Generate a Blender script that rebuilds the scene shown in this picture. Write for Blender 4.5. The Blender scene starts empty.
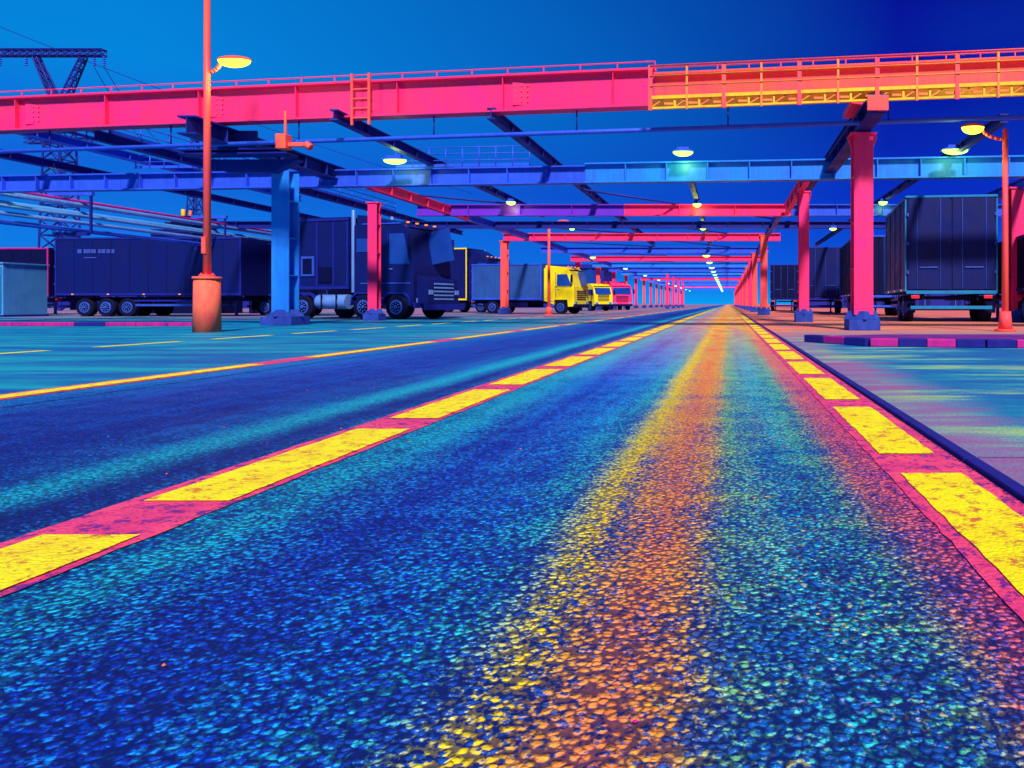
import bpy, bmesh, math, random
from mathutils import Vector, Matrix
random.seed(7)
S=bpy.context.scene
H=0.68
def lin(c):
    o=[]
    for v in c[:3]:
        v=v/255.0
        o.append(v/12.92 if v<=0.04045 else ((v+0.055)/1.055)**2.4)
    return (o[0],o[1],o[2],1.0)
# ---------------------------------------------------------------- materials
class NT:
    def __init__(s,m): s.t=m.node_tree; s.t.nodes.clear()
    def n(s,t,**k):
        x=s.t.nodes.new(t)
        for a,b in k.items(): setattr(x,a,b)
        return x
    def l(s,a,b): s.t.links.new(a,b)
    def val(s,x,v):
        if isinstance(v,(int,float)): x.default_value=v
        else: s.l(v,x)
    def math(s,op,a,b=0.0,c=0.0,clamp=False):
        x=s.n('ShaderNodeMath',operation=op); x.use_clamp=clamp
        s.val(x.inputs[0],a); s.val(x.inputs[1],b); s.val(x.inputs[2],c)
        return x.outputs[0]
    def mapr(s,v,a,b,c=0.0,d=1.0,smooth=False):
        x=s.n('ShaderNodeMapRange')
        if smooth: x.interpolation_type='SMOOTHSTEP'
        s.val(x.inputs[0],v)
        for i,q in enumerate((a,b,c,d)): x.inputs[i+1].default_value=q
        return x.outputs[0]
    def mix(s,f,a,b,mode='MIX'):
        x=s.n('ShaderNodeMix',data_type='RGBA',blend_type=mode)
        s.val(x.inputs[0],f)
        for i,q in ((6,a),(7,b)):
            if isinstance(q,tuple): x.inputs[i].default_value=q
            else: s.l(q,x.inputs[i])
        return x.outputs[2]
    def noise(s,v,scale,det=4,rough=.55):
        x=s.n('ShaderNodeTexNoise'); x.inputs['Scale'].default_value=scale
        x.inputs['Detail'].default_value=det; x.inputs['Roughness'].default_value=rough
        s.l(v,x.inputs['Vector']); return x.outputs[0]
    def vmul(s,v,k):
        x=s.n('ShaderNodeVectorMath',operation='MULTIPLY'); s.l(v,x.inputs[0]); x.inputs[1].default_value=k
        return x.outputs[0]
    def ramp(s,v,stops,lo,hi,col=True,interp='LINEAR'):
        x=s.n('ShaderNodeValToRGB'); cr=x.color_ramp; cr.interpolation=interp
        f=s.mapr(v,lo,hi); s.l(f,x.inputs[0])
        st=[((p-lo)/(hi-lo), lin(c) if col else (c,c,c,1)) for p,c in stops]
        e=cr.elements
        e[0].position=st[0][0]; e[0].color=st[0][1]
        e[1].position=st[-1][0]; e[1].color=st[-1][1]
        for p,c in st[1:-1]:
            q=e.new(p); q.color=c
        return x.outputs[0]
    def out(s,col,rough=.5,metal=0.0,bump=None,bs=.5,bd=.01,spec=.5):
        b=s.n('ShaderNodeBsdfPrincipled'); o=s.n('ShaderNodeOutputMaterial')
        if isinstance(col,tuple): b.inputs['Base Color'].default_value=col
        else: s.l(col,b.inputs['Base Color'])
        s.val(b.inputs['Roughness'],rough); b.inputs['Metallic'].default_value=metal
        b.inputs['Specular IOR Level'].default_value=spec
        if bump is not None:
            u=s.n('ShaderNodeBump'); u.inputs['Strength'].default_value=bs; u.inputs['Distance'].default_value=bd
            s.l(bump,u.inputs['Height']); s.l(u.outputs[0],b.inputs['Normal'])
        s.l(b.outputs[0],o.inputs[0])
def newmat(name):
    m=bpy.data.materials.new(name); m.use_nodes=True; return m,NT(m)
def paint(name,c,c2=None,rough=.45,metal=0.0,scale=1.2,amt=.6,spec=.25):
    m,t=newmat(name)
    g=t.n('ShaderNodeNewGeometry').outputs['Position']
    if c2 is None: c2=tuple(v*.62 for v in c)
    a=t.noise(g,scale,6,.65)
    streak=t.noise(t.vmul(g,(6,6,.7)),1.4,4,.6)
    f=t.math('MULTIPLY',t.mapr(t.math('ADD',t.math('MULTIPLY',a,.6),t.math('MULTIPLY',streak,.4)),.4,.68,0,1),amt)
    col=t.mix(f,lin(c),lin(c2))
    fine=t.noise(g,45,3,.6)
    col=t.mix(t.mapr(fine,.62,.75,0,.35),col,lin(tuple(v*.45 for v in c)))
    t.out(col,t.mapr(a,.3,.7,rough-.1,rough+.15),metal,fine,.25,.006,spec)
    return m
def emis(name,c,st):
    m,t=newmat(name)
    e=t.n('ShaderNodeEmission'); e.inputs[0].default_value=lin(c); e.inputs[1].default_value=st
    o=t.n('ShaderNodeOutputMaterial'); t.l(e.outputs[0],o.inputs[0]); return m

M={}
M['red']=paint('red_steel_paint',(255,50,104),(232,30,130),.5,amt=.9)
M['redor']=paint('red_steel_paint_with_lamp_light',(255,92,72),(255,50,100),.5,amt=.8)
M['orange']=paint('orange_steel_paint',(255,150,55),(255,90,85),.5,amt=.9)
M['yellow']=paint('yellow_steel_paint',(255,205,30),(255,140,55),.5,amt=.8)
M['blue']=paint('blue_steel_paint',(50,92,222),(24,44,170),.45)
M['blue2']=paint('light_blue_steel_paint',(30,134,228),(40,64,205),.45)
M['violet']=paint('violet_steel_paint',(120,40,190),(60,40,190),.5)
M['navy']=paint('navy_steel_paint',(26,34,140),(12,14,95),.5)
M['dark']=paint('dark_navy_paint',(14,24,100),(8,10,62),.45,spec=.2)
M['dark2']=paint('darker_navy_paint',(10,12,66),(5,6,38),.55,spec=.1)
M['teal']=paint('teal_panel_paint',(24,130,180),(16,90,155),.4)
M['pale']=paint('pale_panel_paint',(80,150,205),(50,110,180),.5)
M['tyre']=paint('tyre_rubber',(10,12,50),(6,8,32),.8,spec=.15)
M['rim']=paint('wheel_rim',(56,92,200),(30,44,140),.35,.2)
M['glass']=paint('vehicle_glass',(24,66,160),(10,30,100),.08,amt=.5,spec=.8)
M['vyel']=paint('yellow_vehicle_paint',(255,225,20),(225,180,10),.3,amt=.35)
M['vgrey']=paint('grey_blue_box_paint',(44,86,160),(26,50,120),.45)
M['chrome']=paint('chrome_metal',(120,165,230),(60,90,190),.25,.3)
M['conc']=paint('blue_concrete',(44,70,165),(20,28,110),.8,scale=5)
M['ped']=paint('orange_concrete_pedestal',(255,116,76),(240,76,84),.7,scale=4,amt=.9)
M['magenta']=paint('magenta_kerb_paint',(205,30,130),(110,10,125),.6,scale=3,amt=.9)
M['island']=paint('purple_island_paving',(130,30,130),(60,20,120),.7,scale=3,amt=1)
M['kerb']=paint('navy_kerb_concrete',(30,26,130),(16,14,84),.8,scale=4)
M['lamp']=emis('lamp_lens_glow',(170,255,90),4)
M['lampy']=emis('street_lamp_lens_glow',(200,255,60),4)
M['head']=emis('marker_light_orange',(255,150,40),1.5)
M['tail']=paint('tail_light_red',(255,40,60),None,.3)
M['mark']=paint('faded_lettering_paint',(60,80,175),(36,48,130),.5)

# ---------------------------------------------------------------- mesh builder
class B:
    def __init__(s): s.bm=bmesh.new(); s.mats=[]
    def mi(s,k):
        if k not in s.mats: s.mats.append(k)
        return s.mats.index(k)
    def face(s,vs,k,sm=False):
        try:
            f=s.bm.faces.new(vs); f.material_index=s.mi(k); f.smooth=sm
        except ValueError: pass
    def box(s,c,d,k,R=None):
        c=Vector(c); vs=[]
        for x in(-.5,.5):
            for y in(-.5,.5):
                for z in(-.5,.5):
                    v=Vector((x*d[0],y*d[1],z*d[2]))
                    if R is not None: v=R@v
                    vs.append(s.bm.verts.new(c+v))
        for q in((0,1,3,2),(4,6,7,5),(0,4,5,1),(2,3,7,6),(0,2,6,4),(1,5,7,3)):
            s.face([vs[i] for i in q],k)
    def frame(s,p0,p1):
        d=Vector(p1)-Vector(p0); L=d.length; x=d.normalized()
        up=Vector((0,0,1)) if abs(x.z)<.95 else Vector((0,1,0))
        y=up.cross(x).normalized(); z=x.cross(y)
        return Matrix((x,y,z)).transposed(),L
    def bar(s,p0,p1,w,h,k,oy=0,oz=0):
        R,L=s.frame(p0,p1); c=(Vector(p0)+Vector(p1))/2+R@Vector((0,oy,oz))
        s.box(c,(L,w,h),k,R)
    def ibeam(s,p0,p1,h,w,k,stiff=0,t=.05,tw=.03,k2=None):
        R,L=s.frame(p0,p1)
        s.bar(p0,p1,w,t,k2 or k,0,t/2); s.bar(p0,p1,w,t,k2 or k,0,h-t/2)
        s.bar(p0,p1,tw,h-2*t,k,0,h/2)
        if stiff:
            n=int(L/stiff)
            for i in range(1,n):
                c=Vector(p0)+(Vector(p1)-Vector(p0))*(i/n)+R@Vector((0,0,h/2))
                s.box(c,(.03,w-.03,h-2*t-.002),k,R)
    def cyl(s,p0,p1,r,k,n=14,r1=None,sm=True,caps=True):
        R,L=s.frame(p0,p1); p0=Vector(p0);p1=Vector(p1)
        r1=r if r1 is None else r1
        a=[];b=[]
        for i in range(n):
            t=2*math.pi*i/n; o=Vector((0,math.cos(t),math.sin(t)))
            a.append(s.bm.verts.new(p0+R@(o*r))); b.append(s.bm.verts.new(p1+R@(o*r1)))
        for i in range(n):
            j=(i+1)%n; s.face([a[i],a[j],b[j],b[i]],k,sm)
        if caps: s.face(a[::-1],k); s.face(b,k)
    def prism(s,prof,y0,y1,k):
        a=[s.bm.verts.new((x,y0,z)) for x,z in prof]; b=[s.bm.verts.new((x,y1,z)) for x,z in prof]
        n=len(prof)
        for i in range(n):
            j=(i+1)%n; s.face([a[i],a[j],b[j],b[i]],k)
        s.face(a[::-1],k); s.face(b,k)
    def dome(s,c,rx,ry,rz,k,down=False):
        n=14;m=5;rings=[]
        for j in range(m):
            ph=math.pi/2*j/m; ring=[]
            for i in range(n):
                t=2*math.pi*i/n
                ring.append(s.bm.verts.new((c[0]+rx*math.cos(ph)*math.cos(t),c[1]+ry*math.cos(ph)*math.sin(t),c[2]+(-1 if down else 1)*rz*math.sin(ph))))
            rings.append(ring)
        top=s.bm.verts.new((c[0],c[1],c[2]+(-rz if down else rz)))
        for j in range(m-1):
            for i in range(n):
                q=(i+1)%n; s.face([rings[j][i],rings[j][q],rings[j+1][q],rings[j+1][i]],k,True)
        for i in range(n): s.face([rings[-1][i],rings[-1][(i+1)%n],top],k,True)
        s.face(rings[0][::-1],k)
    def rail(s,p0,p1,h,k,n,r=.022,mid=2,kick=True):
        p0=Vector(p0);p1=Vector(p1);u=Vector((0,0,h))
        for i in range(n+1):
            q=p0+(p1-p0)*(i/n); s.cyl(q,q+u,r,k,6)
        for j in range(1,mid+1):
            w=Vector((0,0,h*j/mid)); s.cyl(p0+w,p1+w,r,k,6)
        if kick: s.bar(p0+Vector((0,0,.06)),p1+Vector((0,0,.06)),.015,.1,k)
    def lattice(s,p0,p1,w0,w1,n,k,r=.05):
        p0=Vector(p0);p1=Vector(p1)
        R,L=s.frame(p0,p1)
        def ring(i):
            t=i/n; w=w0+(w1-w0)*t; c=p0+(p1-p0)*t
            return [c+R@Vector((0,a*w/2,b*w/2)) for a,b in((-1,-1),(1,-1),(1,1),(-1,1))]
        for i in range(n):
            a=ring(i);b=ring(i+1)
            for j in range(4):
                s.cyl(a[j],b[j],r,k,5,caps=False); q=(j+1)%4
                s.cyl(a[j],b[q],r*.6,k,4,caps=False); s.cyl(a[q],b[j],r*.6,k,4,caps=False)
                s.cyl(b[j],b[q],r*.6,k,4,caps=False)
    def wheel(s,x,y,r,w,side=-1):
        yo=y+side*w/2; yi=y-side*w/2
        s.cyl((x,yi,r),(x,yo-side*.03,r),r,'tyre',22); s.cyl((x,yo-side*.03,r),(x,yo,r),r,'tyre',22,r*.93)
        s.cyl((x,yo-side*.005,r),(x,yo+side*.012,r),r*.62,'rim',20,r*.58)
        s.cyl((x,yo+side*.01,r),(x,yo+side*.02,r),r*.45,'dark2',16)
        s.cyl((x,yo+side*.018,r),(x,yo+side*.08,r),r*.2,'rim',12,r*.14)
        for i in range(8):
            t=i*math.pi/4; s.cyl((x+math.cos(t)*r*.32,yo+side*.01,r+math.sin(t)*r*.32),(x+math.cos(t)*r*.32,yo+side*.04,r+math.sin(t)*r*.32),r*.05,'chrome',6)
    def done(s,name,loc=(0,0,0),rz=0,bevel=0):
        bmesh.ops.recalc_face_normals(s.bm,faces=s.bm.faces)
        me=bpy.data.meshes.new(name); s.bm.to_mesh(me); s.bm.free()
        for k in s.mats: me.materials.append(M[k])
        o=bpy.data.objects.new(name,me); S.collection.objects.link(o)
        o.location=loc; o.rotation_euler=(0,0,math.radians(rz))
        if bevel:
            b=o.modifiers.new('bevel','BEVEL'); b.width=bevel; b.segments=2; b.limit_method='ANGLE'; b.angle_limit=math.radians(50)
        return o
def light(parent,loc,e,c,r=.12,name='bulb'):
    d=bpy.data.lights.new(name,'POINT'); d.energy=e; d.color=lin(c)[:3]; d.shadow_soft_size=r
    o=bpy.data.objects.new(name,d); S.collection.objects.link(o); o.location=loc
    o.parent=parent; o.matrix_parent_inverse=parent.matrix_world.inverted()

# ---------------------------------------------------------------- ground materials
def aggregate(t,g,scale):
    v=t.n('ShaderNodeTexVoronoi'); v.inputs['Scale'].default_value=scale; t.l(g,v.inputs['Vector'])
    sp=t.n('ShaderNodeSeparateColor'); t.l(v.outputs['Color'],sp.inputs[0])
    return v.outputs['Distance'],sp.outputs[0],sp.outputs[1]
def warp(t,g,scale,amt):
    n=t.n('ShaderNodeTexNoise'); n.inputs['Scale'].default_value=scale; n.inputs['Detail'].default_value=2; t.l(g,n.inputs['Vector'])
    a=t.n('ShaderNodeVectorMath',operation='MULTIPLY_ADD'); t.l(n.outputs['Color'],a.inputs[0]); a.inputs[1].default_value=(amt,)*3; t.l(g,a.inputs[2])
    return a.outputs[0]

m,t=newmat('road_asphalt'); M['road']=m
g=t.n('ShaderNodeNewGeometry').outputs['Position']
sx=t.n('ShaderNodeSeparateXYZ'); t.l(g,sx.inputs[0]); X,Y=sx.outputs[0],sx.outputs[1]
n1=t.noise(t.vmul(g,(1.6,.6,1)),1.5,5,.6)
n2=t.noise(t.vmul(g,(6,.35,1)),1.2,5,.6)
n3=t.noise(t.vmul(g,(1,1.6,1)),2.4,4,.6)
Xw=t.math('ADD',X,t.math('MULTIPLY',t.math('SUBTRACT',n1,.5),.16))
gw=warp(t,g,50,.016)
dist,r1,r2=aggregate(t,gw,58)
fl=t.noise(g,84,2,.55)
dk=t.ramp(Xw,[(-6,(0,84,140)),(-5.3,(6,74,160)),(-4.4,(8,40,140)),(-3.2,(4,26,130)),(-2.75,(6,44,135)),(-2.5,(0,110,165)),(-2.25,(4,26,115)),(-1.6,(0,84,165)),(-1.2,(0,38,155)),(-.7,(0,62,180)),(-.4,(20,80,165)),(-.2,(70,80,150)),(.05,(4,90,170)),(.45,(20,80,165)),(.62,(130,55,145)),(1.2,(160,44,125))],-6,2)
br=t.ramp(Xw,[(-6,(20,165,175)),(-5.0,(10,125,200)),(-4.2,(20,84,190)),(-3.2,(16,80,185)),(-2.75,(16,110,190)),(-2.5,(10,180,200)),(-2.25,(20,70,175)),(-1.9,(10,150,190)),(-1.5,(10,185,205)),(-1.1,(10,116,230)),(-.75,(10,160,228)),(-.54,(40,195,190)),(-.43,(250,220,10)),(-.37,(255,205,10)),(-.31,(250,165,60)),(-.2,(255,134,66)),(-.10,(255,165,50)),(.0,(120,200,130)),(.2,(20,190,205)),(.38,(80,200,150)),(.5,(240,120,105)),(.68,(255,72,125)),(1.2,(250,60,115))],-6,2)  # orange stops beside the yellow line paint lamp reflections into the road colour
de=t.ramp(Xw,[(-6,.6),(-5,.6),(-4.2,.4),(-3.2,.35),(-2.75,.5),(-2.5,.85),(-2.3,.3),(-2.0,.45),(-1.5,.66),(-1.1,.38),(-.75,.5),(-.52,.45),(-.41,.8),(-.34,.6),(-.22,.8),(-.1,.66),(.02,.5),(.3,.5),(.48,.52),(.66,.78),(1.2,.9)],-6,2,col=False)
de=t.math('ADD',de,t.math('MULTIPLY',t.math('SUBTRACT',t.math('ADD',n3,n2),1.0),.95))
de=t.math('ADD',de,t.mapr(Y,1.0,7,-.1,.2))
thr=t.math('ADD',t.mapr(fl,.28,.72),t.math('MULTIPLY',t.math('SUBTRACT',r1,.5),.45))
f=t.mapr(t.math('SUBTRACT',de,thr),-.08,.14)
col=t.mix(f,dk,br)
fl2=t.noise(warp(t,g,3,.3),75,1,.5)
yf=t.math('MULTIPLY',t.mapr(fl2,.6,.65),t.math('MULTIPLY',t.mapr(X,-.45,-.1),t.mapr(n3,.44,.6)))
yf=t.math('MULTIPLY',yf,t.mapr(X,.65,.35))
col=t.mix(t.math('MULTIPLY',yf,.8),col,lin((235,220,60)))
var=t.mapr(r2,0,1,.7,1.25)
vc=t.n('ShaderNodeCombineColor'); [t.l(var,vc.inputs[i]) for i in range(3)]
col=t.mix(1.0,col,vc.outputs[0],'MULTIPLY')
gap=t.mapr(dist,.40,.62,0,1)
col=t.mix(t.math('MULTIPLY',gap,t.mapr(Y,1.5,7,.85,.12)),col,lin((0,8,76)))
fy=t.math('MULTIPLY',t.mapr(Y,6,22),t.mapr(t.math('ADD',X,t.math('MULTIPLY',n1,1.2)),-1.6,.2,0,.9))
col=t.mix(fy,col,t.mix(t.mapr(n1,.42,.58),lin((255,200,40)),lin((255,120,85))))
hgt=t.math('SUBTRACT',t.mapr(dist,0.1,.7,1,0,True),t.math('MULTIPLY',r2,.45))
hgt=t.math('ADD',hgt,t.math('MULTIPLY',fl,.5))
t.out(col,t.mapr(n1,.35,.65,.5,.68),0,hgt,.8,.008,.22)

m,t=newmat('ground_asphalt'); M['ground']=m
g=t.n('ShaderNodeNewGeometry').outputs['Position']
sx=t.n('ShaderNodeSeparateXYZ'); t.l(g,sx.inputs[0]); X,Y=sx.outputs[0],sx.outputs[1]
n1=t.noise(t.vmul(g,(.35,1.4,1)),1.1,6,.65); n2=t.noise(t.vmul(g,(.5,3,1)),.5,4,.6)
dist,r1,r2=aggregate(t,g,55)
fl=t.noise(g,60,3,.6)
col=t.mix(t.mapr(n1,.4,.62),lin((0,92,155)),lin((10,160,170)))
col=t.mix(t.mapr(n2,.52,.68,0,.6),col,lin((10,60,160)))
right=t.mapr(X,.8,1.4)
yel=t.math('MULTIPLY',right,t.mapr(t.math('ADD',n1,t.math('MULTIPLY',t.math('SUBTRACT',fl,.5),.25)),.52,.64,0,.75))
col=t.mix(yel,col,lin((190,205,80)))
pk=t.math('MULTIPLY',right,t.mapr(t.math('ADD',X,t.math('MULTIPLY',n1,2.4)),2.1,2.9,.75,0))
col=t.mix(pk,col,lin((230,80,115)))
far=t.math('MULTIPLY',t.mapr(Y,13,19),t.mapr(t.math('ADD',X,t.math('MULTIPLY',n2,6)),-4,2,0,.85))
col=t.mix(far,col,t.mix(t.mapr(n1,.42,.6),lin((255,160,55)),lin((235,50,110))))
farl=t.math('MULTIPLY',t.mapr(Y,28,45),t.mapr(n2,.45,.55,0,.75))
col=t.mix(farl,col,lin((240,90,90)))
col=t.mix(t.mapr(fl,.42,.3,0,.45),col,lin((0,16,90)))
# construction joints in the paving slabs
jx=t.math('ABSOLUTE',t.math('SUBTRACT',t.math('FRACT',t.math('DIVIDE',X,4.0)),.5)); jy=t.math('ABSOLUTE',t.math('SUBTRACT',t.math('FRACT',t.math('DIVIDE',Y,3.1)),.5))
jo=t.math('MAXIMUM',t.mapr(jx,.4955,.498),t.mapr(jy,.494,.497))
col=t.mix(t.math('MULTIPLY',jo,.55),col,lin((0,24,100)))
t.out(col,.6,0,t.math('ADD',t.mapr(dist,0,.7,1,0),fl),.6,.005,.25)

def strip_mat(name,c,c2,under,wear):
    m,t=newmat(name)
    g=t.n('ShaderNodeNewGeometry').outputs['Position']
    a=t.noise(g,3.5,5,.6); w=t.noise(g,14,8,.8)
    dist,r1,r2=aggregate(t,g,70)
    col=t.mix(t.mapr(a,.4,.62),lin(c),lin(c2))
    k=t.mapr(t.math('ADD',w,t.math('MULTIPLY',r1,.12)),wear,wear+.05)
    col=t.mix(k,col,lin(under))
    t.out(col,.6,0,t.math('SUBTRACT',t.mapr(dist,0,.7,1,0),k),.6,.005,.25)
    return m
M['strip']=strip_mat('red_marking_paint',(255,78,112),(228,54,116),(110,40,140),.60)
M['dash']=strip_mat('yellow_marking_paint',(255,240,0),(255,222,10),(240,110,60),.62)
M['thin']=strip_mat('pale_line_paint',(30,170,205),(16,120,190),(10,60,150),.5)

def sheet(name,x0,x1,y0,y1,z,k,nx=1,ny=1):
    b=B(); 
    vs=[[b.bm.verts.new((x0+(x1-x0)*i/nx,y0+(y1-y0)*j/ny,z)) for i in range(nx+1)] for j in range(ny+1)]
    for j in range(ny):
        for i in range(nx): b.face([vs[j][i],vs[j][i+1],vs[j+1][i+1],vs[j+1][i]],k)
    return b.done(name)
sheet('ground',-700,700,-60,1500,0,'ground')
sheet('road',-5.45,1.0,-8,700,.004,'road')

def quad(b,x0,x1,y0,y1,z,k,slant=0,rough=0.0):
    n=max(1,int((y1-y0)/.07)) if rough else 1
    L=[];Rr=[]
    for i in range(n+1):
        y=y0+(y1-y0)*i/n
        L.append(b.bm.verts.new((x0+random.uniform(-rough,rough),y,z))); Rr.append(b.bm.verts.new((x1+random.uniform(-rough,rough),y+slant,z)))
    for i in range(n): b.face([L[i],Rr[i],Rr[i+1],L[i+1]],k)
b=B()
quad(b,-2.05,-1.67,-6,60,.008,'strip',0,.006)
y=.58-1.7*4
while y<110:
    quad(b,-1.99,-1.70,y,y+1.37,.012,'dash',0,.005 if y<20 else 0); y+=1.72
b.done('road_marking')
b=B()
quad(b,.63,.985,-6,60,.008,'strip',0,.007)
y=1.35-1.78*4
while y<110:
    quad(b,.68,.925,y,y+1.42,.012,'dash',0,.005 if y<20 else 0); y+=1.78
b.done('road_marking')
b=B()
quad(b,-5.42,-5.1,-6,130,.008,'strip',0,.006)
y=-5
while y<130:
    quad(b,-5.34,-5.15,y,y+3.6,.012,'dash'); y+=4.6
b.done('road_marking')
b=B()
y=-4
while y<120:
    quad(b,-10.02,-9.84,y,y+1.7,.004,'dash'); y+=2.5
quad(b,-16.6,-16.5,-6,90,.004,'thin')
b.done('road_marking')
b=B()
for x,y0,y1 in((-4.75,-4,30),):
    quad(b,x,x+.035,y0,y1,.008,'thin',0,.006)
b.done('road_marking')
b=B(); 
for i in range(60):
    b.box((1.04,-4+i*1.0+.5,.012),(.06,.985,.024),'kerb')
b.done('kerb',bevel=.006)
b=B()
pts=[(1.45,12.6),(2.3,11.3),(4,10.9),(24,10.2)]
for i in range(len(pts)-1):
    p,q=Vector((*pts[i],.065)),Vector((*pts[i+1],.065)); n=max(1,round((q-p).length/.45))
    for j in range(n):
        a=p+(q-p)*(j/n); c=p+(q-p)*((j+1)/n-.012/n)
        b.bar(a,c,.22,.13,'magenta' if (i+j)%2 else 'kerb')
b.done('kerb',bevel=.015)
b=B()
vs=[b.bm.verts.new((x,y,.1)) for x,y in((1.6,12.7),(2.4,11.42),(4,11.02),(24,10.3),(24,13.2),(3,13.4))]
b.face(vs,'island'); b.done('traffic_island')
b=B()
for i in range(16): b.box((-31+i*.95,21.6,.06),(.935,.25,.12),'magenta' if i%4 else 'kerb')
b.done('kerb',bevel=.015)
# loose stones lying on the asphalt
b=B()
for i in range(170):
    x=random.uniform(-4.5,1.0); y=random.uniform(.8,6.5)**1.0; r=random.uniform(.0025,.006)
    c=Vector((x,y,.008+r*.5)); k=random.choice(('conc','conc','blue2','ped','magenta'))
    vs=[b.bm.verts.new(c+Vector((dx*r*random.uniform(.6,1.4),dy*r*random.uniform(.6,1.4),dz*r*random.uniform(.5,.9)))) for dx,dy,dz in((1,0,0),(0,1,0),(-1,0,0),(0,-1,0),(0,0,1),(0,0,-1))]
    for q in((0,1,4),(1,2,4),(2,3,4),(3,0,4),(1,0,5),(2,1,5),(3,2,5),(0,3,5)): b.face([vs[j] for j in q],k)
b.done('loose_gravel')

# ---------------------------------------------------------------- overhead girder
def gy(x): return 17.98-.133*x
b=B()
P=lambda x,z,o=0: Vector((x,gy(x)+o,z))
b.ibeam(P(-42,5.79),P(-1.9,5.79),1.0,.4,'red',0,.06,.05)
for x in range(-41,-2,1):
    if x%3==0: b.box(P(x,6.3),(.02,.34,.87),'red')
b.ibeam(P(-1.9,5.79),P(16,5.79),.86,.4,'redor',0,.06,.05)  # right section: warm lamp light painted in as a more orange colour
b.rail(P(-42,6.8),P(-1.9,6.8),.2,'red',40,.018,1,False)
for dx in(-.25,.25): b.bar(P(-10+dx,5.55,-.26),P(-10+dx,6.95,-.26),.06,.06,'redor')
for k_ in range(5): b.bar(P(-10.25,5.75+.26*k_,-.26),P(-9.75,5.75+.26*k_,-.26),.04,.04,'redor')
# splice plates with bolts
for x in(-29.5,-20.5,-14.5,-5.5):
    b.box(P(x,6.29,-.032),(.5,.015,.6),'red')
    for i in range(3):
        for j in range(4): b.cyl(P(x-.17+i*.17,6.08+j*.14,-.036),P(x-.17+i*.17,6.08+j*.14,-.07),.02,'redor',6)
b.done('overhead_girder',bevel=.006)
b=B()
b.bar(P(-1.9,5.70,-.65),P(16,5.70,-.65),.85,.05,'yellow')
b.bar(P(-1.9,5.48,-1.05),P(16,5.48,-1.05),.06,.05,'yellow')
b.bar(P(-1.9,5.73,-1.09),P(16,5.73,-1.09),.04,.08,'yellow')
x=-1.9
while x<15.8:
    b.bar(P(x,5.69,-1.05),P(x,5.50,-1.05),.05,.05,'yellow'); b.bar(P(x+.0,5.50,-1.05),P(x+.3,5.68,-1.05),.03,.03,'orange')
    b.box(P(x+.45,5.58,-1.05),(.22,.04,.05),'orange')
    x+=.6
x=-1.9;n=0
while x<16:
    b.bar(P(x,5.42,-1.09),P(x,6.52,-1.09),.05 if n%2 else .1,.05,'orange' if n%2 else 'redor'); x+=.9; n+=1
for z in(6.0,6.25,6.5): b.cyl(P(-1.9,z,-1.12),P(16,z,-1.12),.02,'orange' if z<6.4 else 'redor',6)
b.rail(P(-1.9,6.66,.15),P(16,6.66,.15),.22,'redor',22,.018,1,False)
b.done('girder_walkway')
b=B(); b.cyl(P(-30,5.22),P(16,5.22),.06,'blue',8)
for x in range(-28,16,4): b.cyl(P(x,5.22),P(x,5.8),.02,'navy',6)
b.done('service_pipe')

# ---------------------------------------------------------------- columns
def column(x,y,top,w,k,kb='conc',bw=None,name='steel_column',cap=True):
    b=B(); bw=bw or w*1.7
    b.box((0,0,.14),(bw,bw,.28),kb); 
    b.cyl((0,0,.28),(0,0,.5),bw*.6,kb,4,w*.75,sm=False)
    t=.04
    b.box((0,-w/2+t/2,(top+.4)/2),(w,t,top-.4),k); b.box((0,w/2-t/2,(top+.4)/2),(w,t,top-.4),k)
    b.box((0,0,(top+.4)/2),(t,w-2*t,top-.4),k)
    for z in(1.6,2.8,4.0): 
        if z<top-.5: b.box((0,0,z),(w-.02,w-2*t-.002,.03),k)
    for sx_ in(-1,1):
        for sy in(-1,1): b.cyl((sx_*bw*.36,sy*bw*.36,.28),(sx_*bw*.36,sy*bw*.36,.34),.025,'rim',6)
    if cap:
        b.box((0,0,top+.03),(w*1.35,w*1.2,.06),k)
        for s_ in(-1,1):
            b.prism([(s_*w*.5,top-.4),(s_*w*.52,top-.002),(s_*w*.8,top-.002)],-.02,.02,k)
    return b.done(name,(x,y,0),bevel=.01)
column(3.5,18.3,5.05,.5,'red',bw=.8)
column(2.85,26.4,4.85,.38,'red')
column(2.2,43,4.85,.42,'redor')
column(-14.35,22.7,4.95,.56,'blue2',bw=1.0,cap=False)
column(-14.75,29.2,4.85,.38,'red')
column(-15.0,47,4.85,.42,'redor')
column(10.9,26.5,5.0,.55,'red')
yy=58
k=0
while yy<230:
    column(2.2,yy,4.85,.42,'red' if k%2 else 'redor')
    column(-15.0,yy+12,4.85,.42,'redor' if k%2 else 'red')
    if k<4: column(-8.5,yy+40,4.85,.3,'red')
    yy+=11; k+=1
b=B()
b.ibeam((3.5,16.4,5.15),(3.5,24,5.15),.45,.4,'navy',1.5)
b.box((3.5,18,5.69),(.9,1.2,.16),'red'); b.box((3.5,16.36,5.38),(.5,.06,.36),'redor')
b.done('column_bracket',bevel=.01)
b=B()
b.ibeam((-14.4,18.6,5.2),(-14.4,26,5.2),.5,.5,'navy',1.2)
b.ibeam((-16.0,20.6,5.02),(-12.7,20.4,5.02),.17,.5,'navy',1.2)
b.prism([(-15.9,5.0),(-12.8,5.0),(-13.6,4.62),(-15.0,4.62)],20.9,21.2,'navy')
b.box((-14.4,20.3,5.45),(1.5,.08,.5),'navy')
b.done('column_bracket',bevel=.01)
b=B()
b.box((-12.0,18.9,5.05),(.28,.3,.4),'redor'); b.box((-11.6,18.9,4.98),(.5,.12,.12),'redor'); b.cyl((-11.95,18.9,5.2),(-11.95,18.9,5.9),.035,'redor',8)
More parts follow.
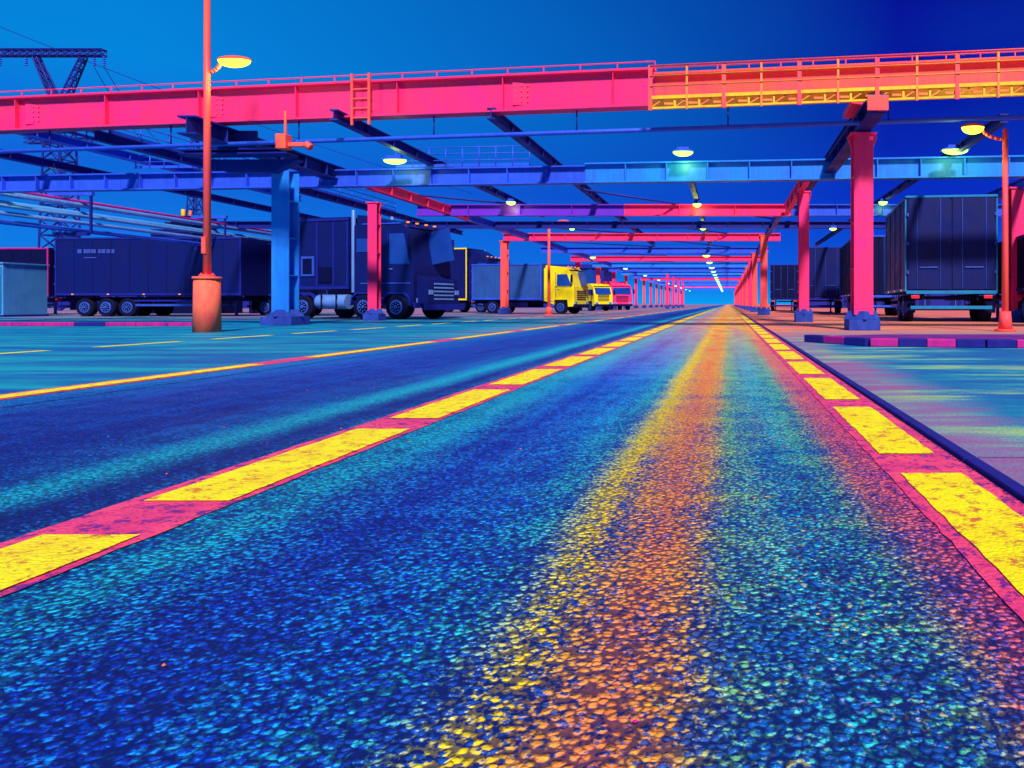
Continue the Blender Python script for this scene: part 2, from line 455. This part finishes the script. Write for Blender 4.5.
b.cyl((-11.4,18.9,5.0),(-11.25,18.9,4.9),.1,'redor',10)
b.done('cable_hoist',bevel=.02)

# ---------------------------------------------------------------- beams
def cross(name,p0,p1,h,k,w=.35,stiff=2.0):
    b=B(); b.ibeam(p0,p1,h,w,k,stiff,.05,.03); return b.done(name)
b=B(); b.ibeam((-40,27.65,4.92),(-5,24.65,4.92),.62,.35,'blue',1.4); b.ibeam((-5,24.65,4.92),(18,22.7,4.92),.7,.35,'blue2',1.4); b.done('cross_beam')
cross('cross_beam',(-14.9,33.6,4.9),(-5,33.6,4.9),.55,'violet'); cross('cross_beam',(-4.98,33.6,4.9),(3,33.6,4.9),.55,'red'); cross('cross_beam',(3.02,33.6,4.9),(14,33.6,4.9),.55,'blue')
cross('cross_beam',(-15,46.8,4.9),(3.5,46.8,4.9),.5,'red'); 
cross('cross_beam',(-30,40,5.0),(14,40,5.0),.4,'navy')
y=58;k=0
while y<230:
    cross('cross_beam',(-15.5,y,4.9),(3.4,y,4.9),.5,('blue','red','blue2','blue','blue2')[k%5],.35,0)
    y+=11;k+=1
def lon(x,z,y0,y1,h,k,w=.22,stiff=1.6):
    b=B(); b.ibeam((x,y0,z),(x,y1,z),h,w,k,stiff,.04,.03); return b.done('longitudinal_beam')
lon(-13.35,4.95,26.0,36,.42,'red'); lon(-13.35,4.95,36.1,220,.4,'blue',stiff=0)
lon(2.75,4.9,24.2,33.3,.45,'red'); lon(2.5,4.9,33.9,220,.4,'blue',stiff=0)
lon(-10.6,5.62,18.8,40,.3,'navy'); lon(-6.3,5.6,18.6,60,.3,'navy'); lon(-1.5,5.6,26,60,.22,'navy'); lon(3.55,5.65,18,40,.3,'navy')
lon(7.5,5.6,19,60,.25,'navy'); lon(-22,5.95,20.5,36,.3,'blue'); lon(-25.5,5.8,20,44,.3,'navy'); lon(-19,5.6,21,50,.3,'navy')
lon(11,4.95,22,60,.4,'blue')
b=B()
for i in range(14):
    y0=30+i*11
    b.cyl((-13.3,y0,5.35),(-6.3,y0+8,5.6),.05,'navy',6); b.cyl((-6.3,y0,5.6),(2.5,y0+8,5.3),.05,'navy',6)
b.done('roof_bracing')
b=B(); b.rail((-11.9,25.1,5.56),(-7.0,24.7,5.56),.7,'blue',8,.022,3); b.rail((-22,26,5.7),(-17.5,25.7,5.7),.5,'blue',8,.022,2); b.done('beam_railing')
b=B(); b.rail((-21.6,21.5,6.26),(-21.6,36,6.26),.5,'navy',14,.022,2); b.rail((-19,21.5,5.92),(-19,40,5.92),.5,'blue',16,.022,2); b.done('walkway_railing')
b=B()
for i,(x,z,r,k) in enumerate(((-28,4.95,.11,'chrome'),(-28.4,4.6,.14,'pale'),(-28.1,4.2,.09,'chrome'),(-27.7,4.45,.07,'chrome'),(-28.6,5.2,.07,'magenta'),(-28,3.85,.1,'blue'))):
    b.cyl((x,19,z),(x,58,z),r,k,10)
for y in(46,54):
    b.box((-27.3,y,2.5),(.2,.2,5),'navy'); b.box((-29,y,2.5),(.2,.2,5),'navy')
for y in(30,38,46,54):
    b.box((-28.15,y,3.68),(1.5,.16,.14),'navy'); b.box((-28.15,y,5.4),(1.9,.16,.16),'blue'); b.box((-27.3,y,4.54),(.08,.08,1.6),'navy')
b.done('pipe_rack')

# ---------------------------------------------------------------- lamps
LG=(200,255,120)
def ceiling_lamp(x,y,z,w=.5,e=60,drop=.4):
    b=B()
    b.cyl((x,y,z+drop),(x,y,z+.12),.018,'navy',6)
    b.box((x,y,z+.10),(w*.55,.22,.1),'blue'); b.prism([(x-w/2,z),(x+w/2,z),(x+w*.3,z+.06),(x-w*.3,z+.06)],y-.2,y+.2,'blue')
    b.dome((x,y,z-.002),w*.48,.18,.15,'lamp',True)
    o=b.done('ceiling_lamp')
    if e: light(o,(x,y,z-.3),e,LG,.15)
def W(px,py,Yd): return ((px-728)*Yd/700,Yd,H+(304-py)*Yd/700)
for px,py,Yd,w,e in((395,160,24.4,.85,40),(683,152,23.8,.72,40),(955,150,22.8,.9,40),(50,180,27,.6,20),(511,202,33.2,.45,25),(697,204,33.2,.42,25),(572,228,43,.36,0),(703,228,44,.4,20),(883,202,33.2,.45,15),(833,228,40,.45,0),(400,225,46,.36,0)):
    x,y,z=W(px,py,Yd); ceiling_lamp(x,y,z,w,e,max(.1,5.0-z))
yy=55
while yy<210:
    ceiling_lamp(-1.7,yy,4.5,.6,30 if yy<90 else 0,.4)
    if int(yy)%2: ceiling_lamp(-11,yy+2,4.5,.5,0,.4)
    yy+=9

def street_lamp(x,y,top,arm,az,r,k,ped=False,headl=.8,extra=0,e=150):
    b=B()
    z0=0
    if ped:
        b.cyl((0,0,0),(0,0,1.28),.29,'ped',20,.27); b.cyl((0,0,1.28),(0,0,1.34),.3,'ped',20); z0=1.34
        b.cyl((0,0,1.34),(0,0,1.39),.17,k,14)
        for i in range(6):
            a_=i*math.pi/3; b.cyl((.13*math.cos(a_),.13*math.sin(a_),1.39),(.13*math.cos(a_),.13*math.sin(a_),1.43),.016,k,6)
        b.box((0,-.10,2.1),(.1,.05,.4),k)
    else:
        b.cyl((0,0,.06),(0,0,.5),r*2.0,k,12,r*1.6)
        b.cyl((0,0,0),(0,0,.06),r*3,k,12)
    b.cyl((0,0,z0),(0,0,top+extra),r,k,12,r*.75)
    ax=math.cos(math.radians(az)); ay=math.sin(math.radians(az))
    prev=Vector((0,0,top-.25))
    for i in range(1,7):
        t_=i/6*math.pi/2; q=Vector((ax*arm*math.sin(t_)*.8,ay*arm*math.sin(t_)*.8,top-.25+.25*(1-math.cos(t_))*1.1))
        b.cyl(prev,q,r*.5,k,8); prev=q
    c=prev+Vector((ax*headl*.4,ay*headl*.4,0))
    b.dome(c+Vector((0,0,.02)),headl*.5,.17,.11,k)
    b.dome(c+Vector((0,0,.018)),headl*.47,.16,.17,'lampy',True)
    o=b.done('street_lamp',(x,y,0))
    bpy.context.view_layer.update()
    light(o,(x+c.x,y+c.y,c.z-.3),e,(225,255,110),.1)
street_lamp(-12.65,17,6.55,.4,0,.085,'redor',True,.85,2.4,70)
street_lamp(6.85,17.3,5.0,.7,180,.085,'redor',False,.6,0,30)
street_lamp(-11.0,43,5.7,.7,0,.1,'redor',False,.8,0,30)

# ---------------------------------------------------------------- vehicles
def chassis(b,x0,x1,w,z=.95):
    for s_ in(-1,1): b.box(((x0+x1)/2,s_*w*.3,z),(x1-x0,.1,.22),'dark2')
    b.box(((x0+x1)/2,0,z-.02),(x1-x0-.2,w*.5,.1),'dark2')
def boxbody(b,x0,x1,w,z0,z1,k,edge='blue',ribs=0):
    b.box(((x0+x1)/2,0,(z0+z1)/2),(x1-x0,w,z1-z0),k)
    for s_ in(-1,1):
        b.box(((x0+x1)/2,s_*(w/2+.012),z0+.06),(x1-x0+.02,.05,.12),edge); b.box(((x0+x1)/2,s_*(w/2+.012),z1-.05),(x1-x0+.02,.05,.1),edge)
        for x in(x0+.04,x1-.04): b.box((x,s_*(w/2+.014),(z0+z1)/2),(.09,.05,z1-z0-.24),edge)
        for i in range(1,ribs): b.box((x0+(x1-x0)*i/ribs,s_*(w/2+.01),(z0+z1)/2),(.04,.03,z1-z0-.26),k)
    for s_ in(-1,1):
        b.box((x0-.02,s_*w*.245,(z0+z1)/2),(.04,w*.465,z1-z0-.16),k)
        for q in(.12,.38): b.cyl((x0-.06,s_*w*q,z0+.1),(x0-.06,s_*w*q,z1-.1),.016,'rim',6)
        b.box((x0-.07,s_*w*.25,z0+.9),(.03,w*.2,.04),'rim')
        for zz in(.2,.5,.8): b.box((x0-.05,s_*w*.485,z0+(z1-z0)*zz),(.05,.08,.12),'rim')
    b.box((x0-.02,0,z1-.04),(.08,w+.04,.08),edge)
    b.box((x0-.02,0,z0-.03),(.1,w,.12),edge)
    for s_ in(-1,1): b.box((x0-.08,s_*w*.4,z0-.2),(.06,.3,.12),'tail')
    b.box((x0+.02,0,.55),(.08,w*.9,.12),edge)
def trailer(name,L,w,h,k,loc,rz,edge='blue',ribs=8,axles=3,axle0=1.2,marks=False):
    b=B(); z0=1.15
    boxbody(b,0,L,w,z0,h,k,edge,ribs); chassis(b,.1,L-.2,w)
    for i in range(axles):
        x=axle0+i*1.2
        for s_ in(-1,1): b.wheel(x,s_*(w/2-.2),.5,.34,s_)
        b.cyl((x,-w/2+.2,.5),(x,w/2-.2,.5),.07,'dark2',8)
        for s_ in(-1,1): b.box((x,s_*(w/2-.18),1.06),(1.05,.36,.03),'dark2')
    for s_ in(-1,1):
        b.box((L*.6,s_*(w/2-.06),.62),(L*.36,.03,.12),'rim'); b.box((L*.6,s_*(w/2-.06),.86),(L*.36,.03,.1),'navy')
        for q in(.44,.55,.66,.76): b.box((L*q,s_*(w/2-.09),.85),(.05,.03,.55),'dark2')
        b.box((axle0-.75,s_*(w/2-.18),.6),(.02,.4,.5),'dark2')
        if L>7: b.box((L*.82,s_*w*.32,.62),(.12,.12,1.1),'rim'); 
        if L>7: b.box((L*.82,s_*w*.32,.04),(.3,.25,.06),'rim')
        for i in range(int(L/2)): b.box((1+i*2,s_*(w/2+.045),z0+.06),(.12,.02,.05),'head')
    if marks:
        x=1.4
        for q in(.24,.14,.22,.28,.16,.22,.2,.16):
            b.box((x,-w/2-.035,h-.75),(q,.02,.22),'mark'); x+=q+.06
        b.box((2.0,-w/2-.035,h-1.1),(.7,.02,.06),'mark')
    return b.done(name,loc,rz,bevel=.015)
def cab(b,x0,L,w,h,k,trim='dark2',z0=.55):
    x1=x0+L
    prof=[(x0,z0+.35),(x0,h-.12),(x0+.12,h),(x1-.75,h),(x1-.32,h-.28),(x1-.02,h*.5+.25),(x1,h*.42),(x1,z0+.1),(x1-.12,z0-.05),(x1-.45,z0-.05),(x1-.5,z0+.42),(x1-1.45,z0+.42),(x1-1.5,z0+.1)]
    b.prism(prof,-w/2,w/2,k)
    a=Vector((x1-.30,0,h-.36)); c=Vector((x1-.035,0,h*.5+.32)); b.bar(a,c,w-.3,.03,'glass',0,.02)
    dz=(h*.5+.3)
    for s_ in(-1,1):
        y_=s_*(w/2+.008)
        q=[(x1-1.25,dz),(x1-1.25,h-.5),(x1-.5,h-.5),(x1-.2,dz)]
        b.prism(q,min(y_-.008,y_+.008),max(y_-.008,y_+.008),'glass')
        b.box((x1-.8,s_*(w/2+.01),dz-.05),(1.2,.024,.03),trim)
        b.box((x1-1.34,s_*(w/2+.008),(z0+h)/2+.1),(.03,.02,h-z0-.9),trim)
        b.box((x1-1.15,s_*(w/2+.03),dz-.22),(.16,.04,.04),'chrome')
        b.cyl((x1-.25,s_*(w/2),h-.55),(x1-.1,s_*(w/2+.2),h-.55),.015,trim,6); b.box((x1-.08,s_*(w/2+.22),h-.8),(.1,.16,.5),trim)
        b.box((x1-1.65,s_*(w/2-.1),z0+.05),(.3,.22,.05),'chrome'); b.box((x1-1.65,s_*(w/2-.1),z0+.32),(.3,.22,.05),'chrome')
        b.box((x1+.01,s_*w*.37,z0+.22),(.05,.32,.2),'chrome')
    for i in range(5): b.box((x1+.012,0,z0+.45+i*.14),(.04,w*.62,.06),trim)
    b.box((x1+.04,0,z0),(.16,w+.02,.24),trim)
    b.box((x1-.45,0,h-.2),(.3,w*.9,.05),trim)
    for s_ in(-.35,-.12,.12,.35): b.box((x1-.6,s_*w,h+.03),(.12,.08,.06),'head')
def boxtruck(name,loc,rz,L=7.5,w=2.4,h=3.5,ck='vyel',bk='vgrey',ch=2.9,cl=1.9,edge='blue'):
    b=B(); boxbody(b,0,L-cl-.15,w,.98,h,bk,edge,6); chassis(b,.1,L-.6,w,.82); cab(b,L-cl,cl,w-.1,ch,ck)
    b.prism([(L-cl,ch+.0),(L-cl,h-.1),(L-cl+.25,h-.15),(L-.8,ch+.002)],-w*.38,w*.38,ck)
    for x in(1.5,L-1.0):
        for s_ in(-1,1): b.wheel(x,s_*(w/2-.2),.46,.3,s_)
    for s_ in(-1,1):
        b.box((L*.45,s_*(w/2-.1),.62),(1.5,.06,.36),'dark2'); b.prism([(.9,.95),(1.0,1.02),(2.0,1.02),(2.1,.95)],min(s_*(w/2-.3),s_*w/2),max(s_*(w/2-.3),s_*w/2),'dark2')
    return b.done(name,loc,rz,bevel=.02)
def tractor(name,loc,rz):
    b=B(); w=2.7; h=4.65
    chassis(b,-.2,6.2,w,.9)
    b.box((1.35,0,(1.35+4.6)/2),(2.7,w,3.25),'dark')
    for s_ in(-1,1):
        b.box((1.35,s_*(w/2+.015),4.5),(2.72,.05,.12),'navy'); b.box((1.35,s_*(w/2+.015),1.42),(2.72,.05,.12),'navy')
        for x in(.06,1.0,1.9,2.64): b.box((x,s_*(w/2+.015),2.95),(.08,.05,2.9),'navy')
        b.box((.5,s_*(w/2+.03),2.4),(.7,.05,.9),'rim'); b.box((.5,s_*(w/2+.06),2.4),(.5,.03,.7),'dark2')
        b.box((1.45,s_*(w/2+.03),2.0),(.7,.05,.7),'dark2')
        b.cyl((1.0,s_*(w/2-.15),.78),(2.6,s_*(w/2-.15),.78),.33,'chrome',16)
        b.box((1.4,s_*(w/2+.18),.78),(.05,.06,.7),'dark2'); b.box((2.2,s_*(w/2+.18),.78),(.05,.06,.7),'dark2')
        b.cyl((2.85,s_*(w/2-.12),1.2),(2.85,s_*(w/2-.12),4.9),.09,'chrome',10)
    cab(b,2.95,3.1,w-.1,h-.35,'dark','navy',.62)
    b.prism([(2.96,h-.352),(2.96,h+.05),(3.5,h),(4.9,h-.352)],-w*.42,w*.42,'dark')
    b.prism([(6.0,.7),(6.0,1.95),(6.55,1.75),(6.62,1.5),(6.62,.7)],-w*.4,w*.4,'dark')
    for i in range(5): b.box((6.63,0,.9+.17*i),(.04,w*.5,.07),'chrome')
    b.box((6.68,0,.55),(.2,w,.28),'navy')
    for s_ in(-1,1):
        b.box((6.64,s_*w*.34,1.2),(.05,.26,.2),'chrome')
        b.box((4.15,s_*(w/2-.03),2.2),(.04,.03,2.4),'blue'); b.box((4.6,s_*(w/2-.035),1.6),(2.6,.03,.05),'rim')
        b.box((3.45,s_*(w/2-.035),3.3),(.7,.03,.6),'glass'); b.box((4.4,s_*(w/2-.035),4.25),(2.0,.03,.05),'blue')
    for x in(.2,3.5,5.2):
        for s_ in(-1,1): b.wheel(x,s_*(w/2-.15),.54,.36,s_)
    for s_ in(-1,1):
        y0,y1=sorted((s_*(w/2-.35),s_*(w/2+.03)))
        for cx in(.2,3.5,5.2):
            b.prism([(cx-.72,.62),(cx-.66,1.0),(cx-.4,1.2),(cx+.4,1.2),(cx+.66,1.0),(cx+.72,.62),(cx+.68,.62),(cx+.6,.95),(cx+.36,1.13),(cx-.36,1.13),(cx-.6,.95),(cx-.68,.62)],y0,y1,'navy')
    return b.done(name,loc,rz,bevel=.02)
def GX(px,Yd): return (px-728)*Yd/700
tractor('tractor_truck',(GX(318,33),33.4,0),-14)
trailer('semi_trailer',10.4,2.6,4.3,'dark',(GX(70,39),39.5,0),-2,'navy',10,3,1.6,True)
trailer('semi_trailer',5.2,2.6,4.15,'dark2',(GX(246,40),41.5,0),-8,'navy',5,2,1.2)
boxtruck('box_truck',(GX(482,50),50,0),-12,7.6,2.5,3.45,'vyel','vgrey',3.2,2.2)
boxtruck('box_truck',(GX(440,57),57,0),-12,5.4,2.6,5.1,'dark','dark',4.4,2.0,'vyel')
boxtruck('delivery_van',(GX(578,72),72,0),-50,5.2,2.1,2.7,'vyel','vyel',2.6,2.0)
boxtruck('box_truck',(GX(607,84),84,0),-60,5,2.5,3.3,'red','red',2.9,2.0,'red')
trailer('semi_trailer',6.2,3.3,4.75,'dark',(8.35,26.2,0),84,'teal',4,2,1.0)
trailer('semi_trailer',9,2.7,4.6,'dark2',(GX(852,40)+1.5,40,0),86,'blue',6,3,1.3)
trailer('semi_trailer',8,3.2,4.9,'dark',(GX(815,52)+.4,52,0),84,'navy',6,3,1.3)
trailer('semi_trailer',8,2.6,4.4,'dark2',(GX(778,66)+.6,66,0),86,'navy',6,3,1.3)
trailer('semi_trailer',8,2.8,3.2,'dark2',(12.0,24.0,0),84,'navy',6,2,1.3)
trailer('semi_trailer',9,2.6,4.2,'dark2',(GX(-90,44),45,0),0,'magenta',8,3,1.5)
b=B()
b.box((0,0,1.45),(2.6,2.4,2.7),'pale'); 
for i in range(12): b.box((-1.2+i*.218,-1.215,1.45),(.07,.03,2.4),'teal')
b.box((0,0,2.84),(2.75,2.55,.08),'pale'); b.box((0,0,.06),(2.7,2.5,.1),'navy'); b.box((.8,-1.24,1.2),(.8,.04,2.0),'teal'); b.box((.8,-1.265,1.6),(.5,.02,.6),'glass')
b.done('site_container',(GX(2,38),38,0),bevel=.02)
b=B()
b.box((0,0,2.4),(3.6,3,4.8),'dark2'); b.box((-.3,0,5.4),(3.0,2.4,1.2),'dark'); b.box((.2,0,6.5),(1.6,1.8,1.0),'dark2')
b.cyl((1.5,0,4.8),(1.5,0,6.9),.45,'dark',14); b.cyl((-1.3,-.2,6.0),(-1.3,-.2,6.6),.25,'dark2',12); b.cyl((.0,-.5,7.0),(.0,-.5,7.5),.14,'yellow',8)
b.cyl((.5,-.5,7.0),(.5,-.5,7.4),.1,'orange',8)
for i in range(5): b.box((-.3,-1.22,5.0+i*.2),(2.6,.06,.06),'navy')
b.rail((2.1,-1.2,4.8),(5.5,-1.2,4.8),.7,'navy',5,.04,2); b.box((3.7,0,4.72),(3.6,2.8,.12),'dark2')
for x in(3,5.3): b.box((x,0,2.3),(.2,2.4,4.7),'dark2')
b.done('processing_plant',(GX(178,50),51,0),bevel=.03)
def shed(name,x0,x1,y,h,k,d=12):
    b=B(); w=x1-x0
    b.box((w/2,0,h/2),(w,d,h),k)
    b.prism([(0-.3,h),(w+.3,h),(w*.98,h+.7),(w*.02,h+.7)],-d/2-.3,d/2+.3,'navy')
    n=int(w/5)
    for i in range(n):
        b.box((2.5+i*5,-d/2-.03,1.8),(3.2,.06,3.6 if h>4 else 2.4),'navy'); b.box((2.5+i*5,-d/2-.05,h-.7),(2.2,.06,.5),'teal')
        b.box((i*5+.05,-d/2-.05,h/2),(.15,.1,h),'blue')
    b.done(name,(x0,y,0))
shed('warehouse',-150,-62,120,6,'dark'); shed('warehouse',-58,-22,130,7,'navy'); shed('warehouse',12,70,120,7,'dark')

# ---------------------------------------------------------------- pylons
b=B()
px=-66.8
b.lattice((0,0,0),(0,0,21),2.4,1.5,14,'navy',.1)
for s_ in(-1,1):
    b.lattice((s_*.4,0,21),(s_*2.4,0,25.4),.6,.4,5,'navy',.08)
b.lattice((-6.2,0,25.8),(4.4,0,25.8),.6,.6,14,'navy',.08)
for x in(-6,-3.4,3.4,4.4):
    for i in range(5): b.cyl((x,0,25.4-.2*i),(x,0,25.3-.2*i),.16,'blue',8,.1)
b.lattice((-3.4,0,17),(3.4,0,17),.5,.5,8,'navy',.06)
b.done('electricity_pylon',(px,70,0))
b=B()
b.lattice((0,0,0),(0,0,22),2.0,.5,14,'navy',.09); b.lattice((-2.2,0,19),(2.2,0,19),.4,.3,6,'navy',.06); b.lattice((-1.6,0,16.5),(1.6,0,16.5),.4,.3,5,'navy',.06)
b.done('electricity_pylon',(GX(195,88),88,0))
b=B()
def wire(a,c,sag):
    a=Vector(a);c=Vector(c);p=a
    for i in range(1,17):
        t_=i/16; q=a+(c-a)*t_-Vector((0,0,4*sag*t_*(1-t_))); b.cyl(p,q,.035,'navy',4,caps=False); p=q
wire((px+4.4,70,24.4),(GX(195,88)-2,88,19),1.2); wire((px+3.4,70,24.4),(GX(195,88)-1.6,88,16.5),1.5)
wire((px-6,70,24.4),(-160,60,26),2); wire((GX(195,88)+2,88,19),(-20,150,19),2)
wire((px-10,70,30),(-40,110,18),1)
b.done('power_lines')

# ---------------------------------------------------------------- world
w=bpy.data.worlds.new("World"); S.world=w; w.use_nodes=True
t=NT(w)
tc=t.n('ShaderNodeTexCoord').outputs['Generated']
sx=t.n('ShaderNodeSeparateXYZ'); t.l(tc,sx.inputs[0])
el=sx.outputs[2]; 
L_=t.ramp(el,[(0,(10,160,235)),(.05,(14,120,220)),(.15,(14,96,208)),(.26,(4,128,212)),(.5,(0,110,190))],0,1)
R_=t.ramp(el,[(0,(10,150,235)),(.04,(8,76,215)),(.15,(6,26,182)),(.26,(4,4,150)),(.5,(4,0,130))],0,1)
f=t.mapr(sx.outputs[0],-.62,.22)
cl=t.noise(t.vmul(tc,(1,1,3)),1.6,3,.5)
col=t.mix(f,L_,R_); col=t.mix(t.mapr(cl,.4,.7,0,.12),col,lin((10,110,200)))
sky=t.n('ShaderNodeTexSky'); sky.sky_type='NISHITA'; sky.sun_disc=False; sky.sun_elevation=math.radians(42); sky.sun_rotation=math.radians(195)
bg=t.n('ShaderNodeBackground'); t.l(col,bg.inputs[0]); bg.inputs[1].default_value=1.1
bg2=t.n('ShaderNodeBackground'); t.l(t.mix(1.0,sky.outputs[0],(.05,.2,1,1),'MULTIPLY'),bg2.inputs[0]); bg2.inputs[1].default_value=.002
ad=t.n('ShaderNodeAddShader'); t.l(bg.outputs[0],ad.inputs[0]); t.l(bg2.outputs[0],ad.inputs[1])
o=t.n('ShaderNodeOutputWorld'); t.l(ad.outputs[0],o.inputs[0])
sd=bpy.data.lights.new('sun','SUN'); sd.energy=4.9; sd.angle=math.radians(6); sd.color=(1,.98,.96)
so=bpy.data.objects.new('sun',sd); S.collection.objects.link(so)
d=Vector((-.27,1,-.95)).normalized(); so.rotation_euler=d.to_track_quat('-Z','Y').to_euler()
# ---------------------------------------------------------------- camera
cd=bpy.data.cameras.new('camera'); cd.sensor_width=36; cd.lens=36*700/1024; cd.clip_end=3000; cd.clip_start=.05
cd.shift_x=-(728-512)/1024; cd.shift_y=-(384-304)/1024
co=bpy.data.objects.new('camera',cd); S.collection.objects.link(co); co.location=(0,0,H); co.rotation_euler=(math.radians(90),0,0)
S.camera=co
S.view_settings.view_transform='Standard'; S.view_settings.look='None'; S.view_settings.exposure=0
